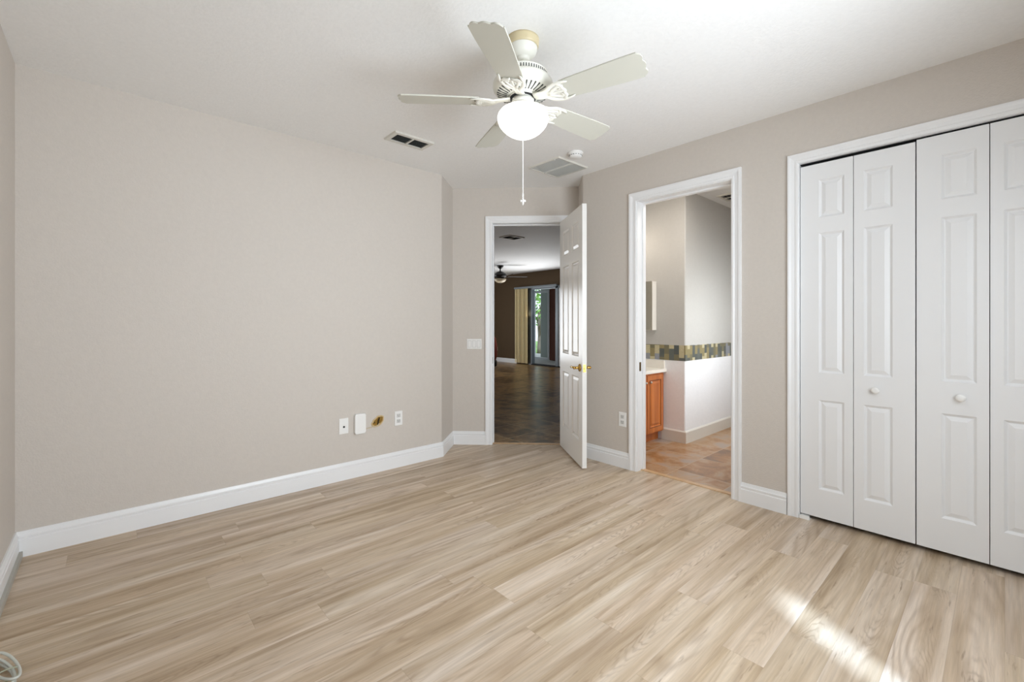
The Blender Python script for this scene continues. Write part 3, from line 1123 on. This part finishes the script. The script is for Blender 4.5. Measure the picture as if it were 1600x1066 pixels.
add_lathe(bm, [(r, Z(z)) for r, z in ((0, 2.186), (0.060, 2.186), (0.060, 2.176), (0.046, 2.174), (0.046, 2.170), (0.0505, 2.169), (0.0515, 2.150), (0.0505, 2.148), (0.048, 2.147),
                                      (0.048, 2.145), (0.053, 2.143), (0.055, 2.126), (0.050, 2.122), (0, 2.122))], 48)
for k in range(3):
    a = 2 * PI * k / 3 + 0.9
    add_sphere(bm, (0.052 * math.cos(a), 0.052 * math.sin(a), Z(2.162)), 0.0032, sub=1)
sh = obj('switch_housing', bm, FANW, fan)
bm = newbm()
add_lathe(bm, [(r, Z(z)) for r, z in ((0.046, 2.1775), (0.0595, 2.1775), (0.0595, 2.1735), (0.046, 2.1735))], 40)  # solid dark ring, the shade of the hub gap put in as colour
tag(obj('shadow_ring', bm, DARK, sh), 'dark ring painting in the shadow above the switch housing')
bm = newbm()
add_lathe(bm, [(r, Z(z)) for r, z in ((0.050, 2.130), (0.066, 2.129), (0.086, 2.124), (0.102, 2.114), (0.112, 2.101), (0.1155, 2.088), (0.114, 2.072), (0.108, 2.056), (0.096, 2.040), (0.084, 2.028),
                                      (0.068, 2.016), (0.050, 2.006), (0.030, 2.000), (0.012, 1.9975), (0, 1.997))], 64)
obj('glass_bowl', bm, OPAL, fan)
bm = newbm()
# pull chain, beads read as a cord, with a small cross-shaped pendant
add_tube(bm, [(0, 0, Z(2.000)), (0, 0, Z(1.90)), (0, 0, Z(1.80)), (0, 0, Z(1.742))], 0.0021, 8)
chain = obj('pull_chain', bm, PLASTIC, fan)
bm = newbm()
add_lathe(bm, [(0, Z(1.750)), (0.003, Z(1.748)), (0.0042, Z(1.738)), (0.0028, Z(1.731)), (0.004, Z(1.727)), (0, Z(1.724))], 14)
for dx, dz, r in ((0, 0, 0.0062), (0.0085, 0, 0.005), (-0.0085, 0, 0.005), (0, -0.0095, 0.0052), (0, 0.008, 0.0045)):
    add_sphere(bm, (dx * 0.74, -dx * 0.67, Z(1.712) + dz), r, sub=2)
add_lathe(bm, [(0, Z(1.702)), (0.003, Z(1.699)), (0.002, Z(1.694)), (0, Z(1.692))], 12)
obj('pendant', bm, PLASTIC, chain)

PITCH = math.radians(-12)
BZ = 2.160


def blade_outline():
    """outline (radius, half-width coordinate) of a blade with scalloped tip and root"""
    r0, r1, w0, w1 = 0.190, 0.548, 0.053, 0.0665
    up, dn = [], []
    for i in range(13):
        f = i / 12
        w = w0 + (w1 - w0) * min(1, f * 1.25) ** 0.8
        up.append((r0 + 0.012 + f * (r1 - r0 - 0.026), w))
    tip = []
    n = 40
    for i in range(n + 1):
        f = i / n
        y = w1 * (1 - 2 * f)
        s = abs(math.sin(f * PI * 3))                       # three lobes
        big = 0.006 * math.sin(f * PI)
        e = 1 - (2 * f - 1) ** 8
        tip.append((r1 - 0.014 * (1 - e) + 0.007 * s * e + big - 0.006, y * (1 - 0.02 * (1 - e))))
    dn = [(r, -w) for r, w in reversed(up)]
    root = []
    n = 30
    for i in range(n + 1):
        f = i / n
        y = -w0 * (1 - 2 * f)
        s = abs(math.sin(f * PI * 2))
        root.append((r0 + 0.012 - 0.014 * s, y))
    return up + tip + dn + root[1:-1]


def make_blade(ang):
    M = Matrix.Rotation(ang, 4, 'Z') @ Matrix.Translation((0, 0, Z(BZ))) @ Matrix.Rotation(PITCH, 4, 'X')
    bm = newbm()
    pts = blade_outline()
    lo = [bm.verts.new(M @ Vector((x, y, -0.003))) for x, y in pts]
    hi = [bm.verts.new(M @ Vector((x, y, 0.003))) for x, y in pts]
    bm.faces.new(lo[::-1])
    bm.faces.new(hi)
    for i in range(len(pts)):
        j = (i + 1) % len(pts)
        bm.faces.new((lo[i], lo[j], hi[j], hi[i]))
    b = obj('blade', bm, BLADE, fan)
    # blade iron: forked scroll bracket below the blade root
    bm = newbm()
    zz = -0.0065
    for s in (-1, 1):
        pts = [(0.060, 0.010 * s, 0.010), (0.090, 0.012 * s, 0.006), (0.118, 0.016 * s, 0.001), (0.140, 0.030 * s, zz), (0.158, 0.043 * s, zz), (0.180, 0.050 * s, zz), (0.205, 0.051 * s, zz), (0.228, 0.047 * s, zz), (0.240, 0.043 * s, zz)]
        add_tube(bm, pts, [0.012, 0.011, 0.011, 0.0105, 0.010, 0.009, 0.0075, 0.0055, 0.0025], 10, M=M, flat=0.45)
        pts = [(0.128, 0.004 * s, -0.001), (0.150, 0.010 * s, zz), (0.168, 0.022 * s, zz), (0.186, 0.030 * s, zz), (0.196, 0.026 * s, zz), (0.194, 0.017 * s, zz), (0.184, 0.015 * s, zz)]
        add_tube(bm, pts, [0.009, 0.008, 0.0075, 0.007, 0.006, 0.005, 0.004], 10, M=M, flat=0.5)
        pts = [(0.186, 0.050 * s, zz), (0.197, 0.040 * s, zz), (0.206, 0.028 * s, zz), (0.203, 0.014 * s, zz), (0.212, 0.0, zz)]
        add_tube(bm, pts, [0.007, 0.008, 0.0085, 0.008, 0.007], 10, M=M, flat=0.5)
    add_tube(bm, [(0.058, 0, 0.010), (0.095, 0, 0.005), (0.130, 0, -0.001), (0.165, 0, zz), (0.195, 0, zz), (0.214, 0, zz)], [0.013, 0.012, 0.010, 0.006, 0.006, 0.004], 10, M=M, flat=0.4)
    add_prism(bm, [(0.186, -0.046), (0.200, -0.040), (0.207, -0.02), (0.214, 0.0), (0.207, 0.02), (0.200, 0.040), (0.186, 0.046), (0.178, 0.03), (0.172, 0.0), (0.178, -0.03)], -0.0052, -0.0032, M=M)
    for (x, y) in ((0.197, 0.032), (0.197, -0.032), (0.188, 0.0)):
        t = bmesh.new()
        bmesh.ops.create_icosphere(t, subdivisions=1, radius=0.005)
        for v in t.verts:
            v.co = Vector((v.co.x + x, v.co.y + y, v.co.z * 0.5 - 0.0075))
        join(bm, t, 0, M)
    obj('blade_bracket', bm, FANW, b)


for k in range(5):
    make_blade(math.radians(357.0 + 72 * k))

# ------------------------------------------------------------------ cable bundle by the left wall
root = thing('cable_coil', 'coiled grey-white cable bundle lying at the foot of the left wall', 'cable coil', (-0.262, 2.195, 0.0), math.radians(108))
bm = newbm()
pts = []
random.seed(3)
turns = 3
for i in range(turns * 40 + 1):
    f = i / 40.0
    a = 2 * PI * f
    k = int(f) if f < turns else turns - 1
    wob = 1 + 0.10 * math.sin(f * 2.3) + 0.05 * math.sin(f * 5.1)
    pts.append((0.098 * math.cos(a) * wob, 0.023 * math.sin(a) * wob + 0.008 * math.sin(f * 1.7), 0.006 + 0.0085 * f + 0.004 * math.sin(a * 2 + k)))
add_tube(bm, pts, 0.0042, 8)
obj('loops', bm, CABLEW, root)
bm = newbm()
for x in (-0.03,):
    ring = [(x + 0.004 * math.sin(a), 0.034 * math.cos(a), 0.018 + 0.017 * math.sin(a)) for a in [2 * PI * i / 24 for i in range(24)]]
    add_tube(bm, ring, 0.0022, 6, closed=True)
obj('tie', bm, plain('pale_cable_tie', srgb(170, 172, 150), 0.5), root)
for (x, y, z, a) in ((-0.122, 0.016, 0.020, 2.8), (-0.130, -0.010, 0.012, 3.3)):
    bm = newbm()
    M = Matrix.Translation((x, y, z)) @ Matrix.Rotation(a, 4, 'Z') @ Matrix.Rotation(PI / 2, 4, 'Y')
    add_lathe(bm, [(0, -0.012), (0.0042, -0.012), (0.0062, -0.006), (0.0062, 0.008), (0.004, 0.009), (0.004, 0.014), (0, 0.014)], 14, M=M)
    obj('connector', bm, STEEL, root)

# ------------------------------------------------------------------ bathroom
van = thing('vanity_cabinet', 'cherry wood vanity cabinet under the bathroom counter', 'vanity cabinet', (3.77, 2.28, 0))
bm = newbm()
add_box(bm, -0.32, 0.315, 0.0, 0.49, 0.09, 0.672)
add_box(bm, -0.32, 0.315, 0.055, 0.49, 0.0, 0.09)
obj('carcass', bm, CHERRY, van)


def cab_door(x0, x1, z0, z1):
    bm = newbm()
    w, h = x1 - x0, z1 - z0
    t = bmesh.new()
    panel_slab(t, w, h, 0.018, [(0.045, w - 0.045, 0.05, h - 0.05)], 0.0, both=False)
    join(bm, t, 0, Matrix.Translation((x0, -0.0185, z0)))
    # dark routed bead around the raised field
    for a in ((x0 + 0.043, x0 + 0.049, z0 + 0.048, z1 - 0.048), (x1 - 0.049, x1 - 0.043, z0 + 0.048, z1 - 0.048),
              (x0 + 0.043, x1 - 0.043, z0 + 0.046, z0 + 0.052), (x0 + 0.043, x1 - 0.043, z1 - 0.052, z1 - 0.046)):
        add_box(bm, a[0], a[1], -0.0192, -0.0165, a[2], a[3], 1)
    return obj('cabinet_door', bm, [CHERRY, CHERRYD], van)


d1 = cab_door(-0.005, 0.288, 0.105, 0.655)
d2 = cab_door(-0.310, -0.012, 0.105, 0.655)
for d, x in ((d1, 0.033), (d2, -0.05)):
    bm = newbm()
    add_lathe(bm, [(0, 0), (0.005, 0), (0.005, 0.012), (0.011, 0.016), (0.012, 0.022), (0.007, 0.027), (0, 0.028)], 18,
              M=Matrix.Translation((x, -0.0185, 0.592)) @ Matrix.Rotation(PI / 2, 4, 'X'))
    obj('knob', bm, STEEL, d)
COUNTER = plain('cream_counter', srgb(236, 231, 222), 0.25, vary=0.02)
bm = newbm()
add_rbox(bm, 3.452, 4.094, 2.245, 2.775, 0.672, 0.704, 0.005, 2)
add_box(bm, 3.452, 4.094, 2.755, 2.779, 0.704, 0.785)
add_box(bm, 4.074, 4.094, 2.265, 2.755, 0.704, 0.785)
tag(obj('vanity_counter', bm, COUNTER), 'cream counter slab with backsplash on the cherry vanity', 'countertop')
MIRROR = plain('mirror_glass', srgb(225, 220, 208), 0.04, 1.0)
mc = thing('medicine_cabinet', 'mirrored medicine cabinet on the bathroom side wall above the vanity', 'medicine cabinet', (4.095, 2.55, 1.085))
bm = newbm()
add_box(bm, -0.075, 0, -0.19, 0.20, 0, 0.49)
obj('cabinet_body', bm, CREAM, mc)
bm = newbm()
add_rbox(bm, -0.085, -0.0755, -0.19, 0.20, 0, 0.49, 0.002, 1)
obj('mirror_door', bm, MIRROR, mc)
register('ceiling_vent', 'small dark ceiling vent inside the bathroom', 4.53, 4.80, 1.70, 1.95, CEILZ, 0.03, 6, VENTW)

# ------------------------------------------------------------------ great room
register('ceiling_vent', 'grey ceiling vent in the dim room beyond the entry door', 4.68, 5.02, 5.25, 5.50, 2.55, 0.03, 8, VSLAT)
bf = thing('ceiling_fan', 'dark bronze ceiling fan hanging in the dim room beyond the entry door', 'ceiling fan', (7.06, 8.25, 2.55))
bm = newbm()
add_lathe(bm, [(0, 0), (0.085, 0), (0.08, -0.02), (0.05, -0.06), (0.03, -0.075), (0, -0.075)], 24)
obj('canopy', bm, BLACK, bf)
bm = newbm()
add_lathe(bm, [(0, -0.07), (0.016, -0.07), (0.016, -0.15), (0, -0.15)], 12)
obj('downrod', bm, BLACK, bf)
bm = newbm()
add_lathe(bm, [(0, -0.14), (0.06, -0.145), (0.10, -0.165), (0.14, -0.20), (0.165, -0.23), (0.15, -0.25), (0.15, -0.275), (0.10, -0.30), (0.06, -0.32), (0, -0.32)], 28)
obj('motor_housing', bm, BLACK, bf)
bm = newbm()
add_lathe(bm, [(0.05, -0.315), (0.145, -0.325), (0.14, -0.36), (0.11, -0.395), (0.06, -0.415), (0.0, -0.42)], 28)
obj('glass_bowl', bm, plain('frosted_alabaster', srgb(214, 198, 168), 0.35), bf)
bm = newbm()
add_lathe(bm, [(0, -0.415), (0.015, -0.42), (0.02, -0.43), (0.008, -0.445), (0, -0.448)], 12)
obj('finial', bm, BLACK, bf)
BROWNB = plain('dark_walnut_blade', srgb(44, 30, 22), 0.45)
for k in range(5):
    M = Matrix.Rotation(math.radians(-36 + 72 * k), 4, 'Z') @ Matrix.Translation((0, 0, -0.275)) @ Matrix.Rotation(math.radians(11), 4, 'X')
    bm = newbm()
    add_prism(bm, [(0.20, -0.055), (0.62, -0.07), (0.665, -0.05), (0.675, 0), (0.665, 0.05), (0.62, 0.07), (0.20, 0.055)], -0.004, 0.004, M=M)
    b = obj('blade', bm, BROWNB, bf)
    bm = newbm()
    add_prism(bm, [(0.12, -0.018), (0.20, -0.02), (0.24, -0.045), (0.27, 0), (0.24, 0.045), (0.20, 0.02), (0.12, 0.018)], -0.010, -0.0045, M=M)
    obj('blade_bracket', bm, BLACK, b)

# patio slider
bm = newbm()
for a in ((4.5, 4.56, 0, 2.13), (5.72, 5.78, 0, 2.13), (6.94, 7.0, 0, 2.13), (4.5, 7.0, 0, 0.05), (4.5, 7.0, 2.08, 2.13)):
    add_box(bm, a[0], a[1], 11.11, 11.19, a[2], a[3])
struct('window_4', bm, WHITE, 'white framed glazed opening in the end wall of the far room')
FRAME = plain('grey_aluminium', srgb(112, 118, 122), 0.4, 0.3)
WALUM = plain('white_aluminium', srgb(224, 228, 232), 0.4)
bm = newbm()
add_box(bm, 8.58, 8.70, 8.70, SLY1, 0, 2.13)
add_box(bm, 8.58, 8.70, 7.735, 7.825, 0.02, 2.10)
add_box(bm, 8.58, 8.70, SLY0, 8.70, 2.06, 2.13)
add_box(bm, 8.56, 8.72, SLY0, 8.70, 0.0, 0.03, 1)
o = struct('window_2', bm, [FRAME, DARK], 'grey aluminium frame of the patio slider in the far room')
bm = newbm()
add_box(bm, 8.60, 8.64, 7.66, 7.733, 0.03, 2.06)
add_box(bm, 8.60, 8.64, SLY0, SLY0 + 0.07, 0.03, 2.06)
add_box(bm, 8.60, 8.64, SLY0 + 0.07, 7.66, 0.03, 0.11)
add_box(bm, 8.60, 8.64, SLY0 + 0.07, 7.66, 1.98, 2.06)
p_ = obj('sliding_panel', bm, WALUM, o)
GLASS = NT('clear_glass')
GLASS.set(color=(0.95, 0.98, 1, 1), rough=0.02, trans=1.0)
bm = newbm()
add_box(bm, 8.617, 8.623, SLY0 + 0.07, 7.66, 0.11, 1.98)
obj('glass_pane', bm, GLASS.m, p_)
vb = thing('vertical_blind', 'stack of cream vertical blind slats drawn to the left of the patio slider', 'vertical blind', (8.52, 9.06, 0))
SLATC = plain('cream_blind_vinyl', srgb(246, 228, 178), 0.5)
for k in range(9):
    y = -0.235 + k * 0.058
    bm = newbm()
    M = Matrix.Translation((0, y, 0)) @ Matrix.Rotation(math.radians(-30 - 4 * (k % 3)), 4, 'Z')
    pts = [(0.008 * math.cos(t_ * PI) - 0.004, 0.042 * t_ * 2 - 0.042) for t_ in [i / 6 for i in range(7)]]
    pts2 = [(x + 0.002, yy) for x, yy in reversed(pts)]
    add_prism(bm, pts + pts2, 0.03, 2.10, M=M)
    obj('slat', bm, SLATC, vb)
bm = newbm()
add_box(bm, -0.03, 0.03, -1.35, 0.26, 2.10, 2.15)
obj('head_rail', bm, FRAME, vb)

# upright appliance cut off by the left jamb
RED = plain('dark_red_plastic', srgb(150, 62, 40), 0.4)
va = thing('upright_appliance', 'dark red and black upright appliance cut off by the left jamb in the far room', 'appliance', (7.22, 8.80, 0), math.radians(-42))
bm = newbm()
add_rbox(bm, -0.12, 0.15, -0.15, 0.15, 0.04, 0.20, 0.04, 3)
obj('base', bm, BLACK, va)
bm = newbm()
add_tube(bm, [(0.02, 0, 0.18), (0.03, 0, 0.35), (0.035, 0, 0.55), (0.02, 0, 0.75), (0.0, 0, 0.86)], [0.10, 0.135, 0.13, 0.10, 0.05], 20)
obj('body', bm, RED, va)
bm = newbm()
add_tube(bm, [(0.0, 0, 0.85), (-0.01, 0, 0.95), (0.03, 0, 1.0)], 0.018, 10)
obj('handle', bm, BLACK, va)
for s in (-1, 1):
    bm = newbm()
    add_lathe(bm, [(0, -0.02), (0.06, -0.02), (0.06, 0.02), (0, 0.02)], 20, M=Matrix.Translation((0.02, 0.17 * s, 0.06)) @ Matrix.Rotation(PI / 2, 4, 'X'))
    obj('wheel', bm, BLACK, va)

# ------------------------------------------------------------------ patio outside the slider
CONC = plain('patio_concrete', srgb(176, 176, 172), 0.8, vary=0.06)
REDW = plain('red_brown_stucco', srgb(112, 62, 44), 0.8, bump=(40, 0.4, 0.01))
GREYST = plain('grey_green_stucco', srgb(132, 140, 134), 0.85)
bm = newbm()
add_box(bm, 8.72, 12.0, 5.5, 13.0, -0.12, -0.01)
struct('floor_patio', bm, CONC, 'pale concrete patio floor outside the slider')
bm = newbm()
add_box(bm, 8.72, 11.6, 5.5, 13.0, 2.6, 2.7)
struct('ceiling_patio', bm, GREYST, 'patio roof outside the slider')
bm = newbm()
add_box(bm, 10.02, 10.14, 7.0, 9.38, 0, 2.6)
struct('wall_patio', bm, REDW, 'red-brown wall seen through the slider')
bm = newbm()
for a in ((9.39, 9.45, 0, 2.16), (10.02, 10.09, 0, 2.16), (9.45, 10.02, 0, 0.07), (9.45, 10.02, 2.09, 2.16)):
    add_box(bm, 10.0, 10.06, a[0], a[1], max(a[2], -0.01), a[3])
o = struct('window_3', bm, WALUM, 'white framed screen panel out on the patio')
bm = newbm()
add_box(bm, 10.7, 10.9, 9.97, 10.42, -0.01, 2.6)
tag(obj('patio_column', bm, GREYST), 'grey patio column seen through the white screen frame', 'column')


def leafy():
    n = NT('garden_leaves')
    P, x, y, z = n.pos()
    f = n.noise(P, 5, 4, 0.7)
    n.set(color=n.ramp(f, [(0.3, srgb(60, 96, 40)), (0.55, srgb(120, 160, 70)), (0.75, srgb(190, 215, 130))]), rough=0.6)
    return n.m


LEAF = leafy()
BARK = plain('grey_bark', srgb(110, 96, 82), 0.9)
bm = newbm()
add_box(bm, 12.0, 24, 6, 30, -0.4, -0.25)
tag(obj('lawn', bm, plain('lawn_grass', srgb(110, 140, 70), 0.9, vary=0.2)), 'strip of green lawn beyond the patio', 'grass', kind='stuff')
for (tx, ty, tz, r, lab) in ((14.2, 13.9, 2.1, 1.1, 'bright green garden shrub tree seen through the screen frame'), (17.5, 17.0, 2.8, 1.8, 'larger garden tree standing behind the nearer one')):
    tr = thing('garden_tree', lab, 'tree', (tx, ty, -0.235))
    bm = newbm()
    add_tube(bm, [(0, 0, 0), (0, 0, 0.3), (0.04, 0.02, 0.8), (-0.03, 0.03, 1.6), (0.05, 0, tz)], [0.12, 0.10, 0.09, 0.07, 0.04], 10)
    obj('trunk', bm, BARK, tr)
    bm = newbm()
    random.seed(5)
    for k in range(420):
        d = Vector((random.gauss(0, 1), random.gauss(0, 1), random.gauss(0, 1))).normalized() * (r * random.uniform(0.35, 1) ** 0.6)
        d.z *= 0.9
        q = Matrix.Translation(d + Vector((0, 0, tz))) @ Matrix.Rotation(random.uniform(0, 6.3), 4, Vector((random.random(), random.random(), random.random() + 0.1)).normalized())
        s = random.uniform(0.08, 0.17)
        v = [bm.verts.new(q @ Vector(p)) for p in ((-s, 0, 0), (0, -s * 0.5, s * 0.12), (s, 0, 0), (0, s * 0.5, s * 0.12))]
        bm.faces.new(v)
    obj('foliage', bm, LEAF, tr, fixn=False)
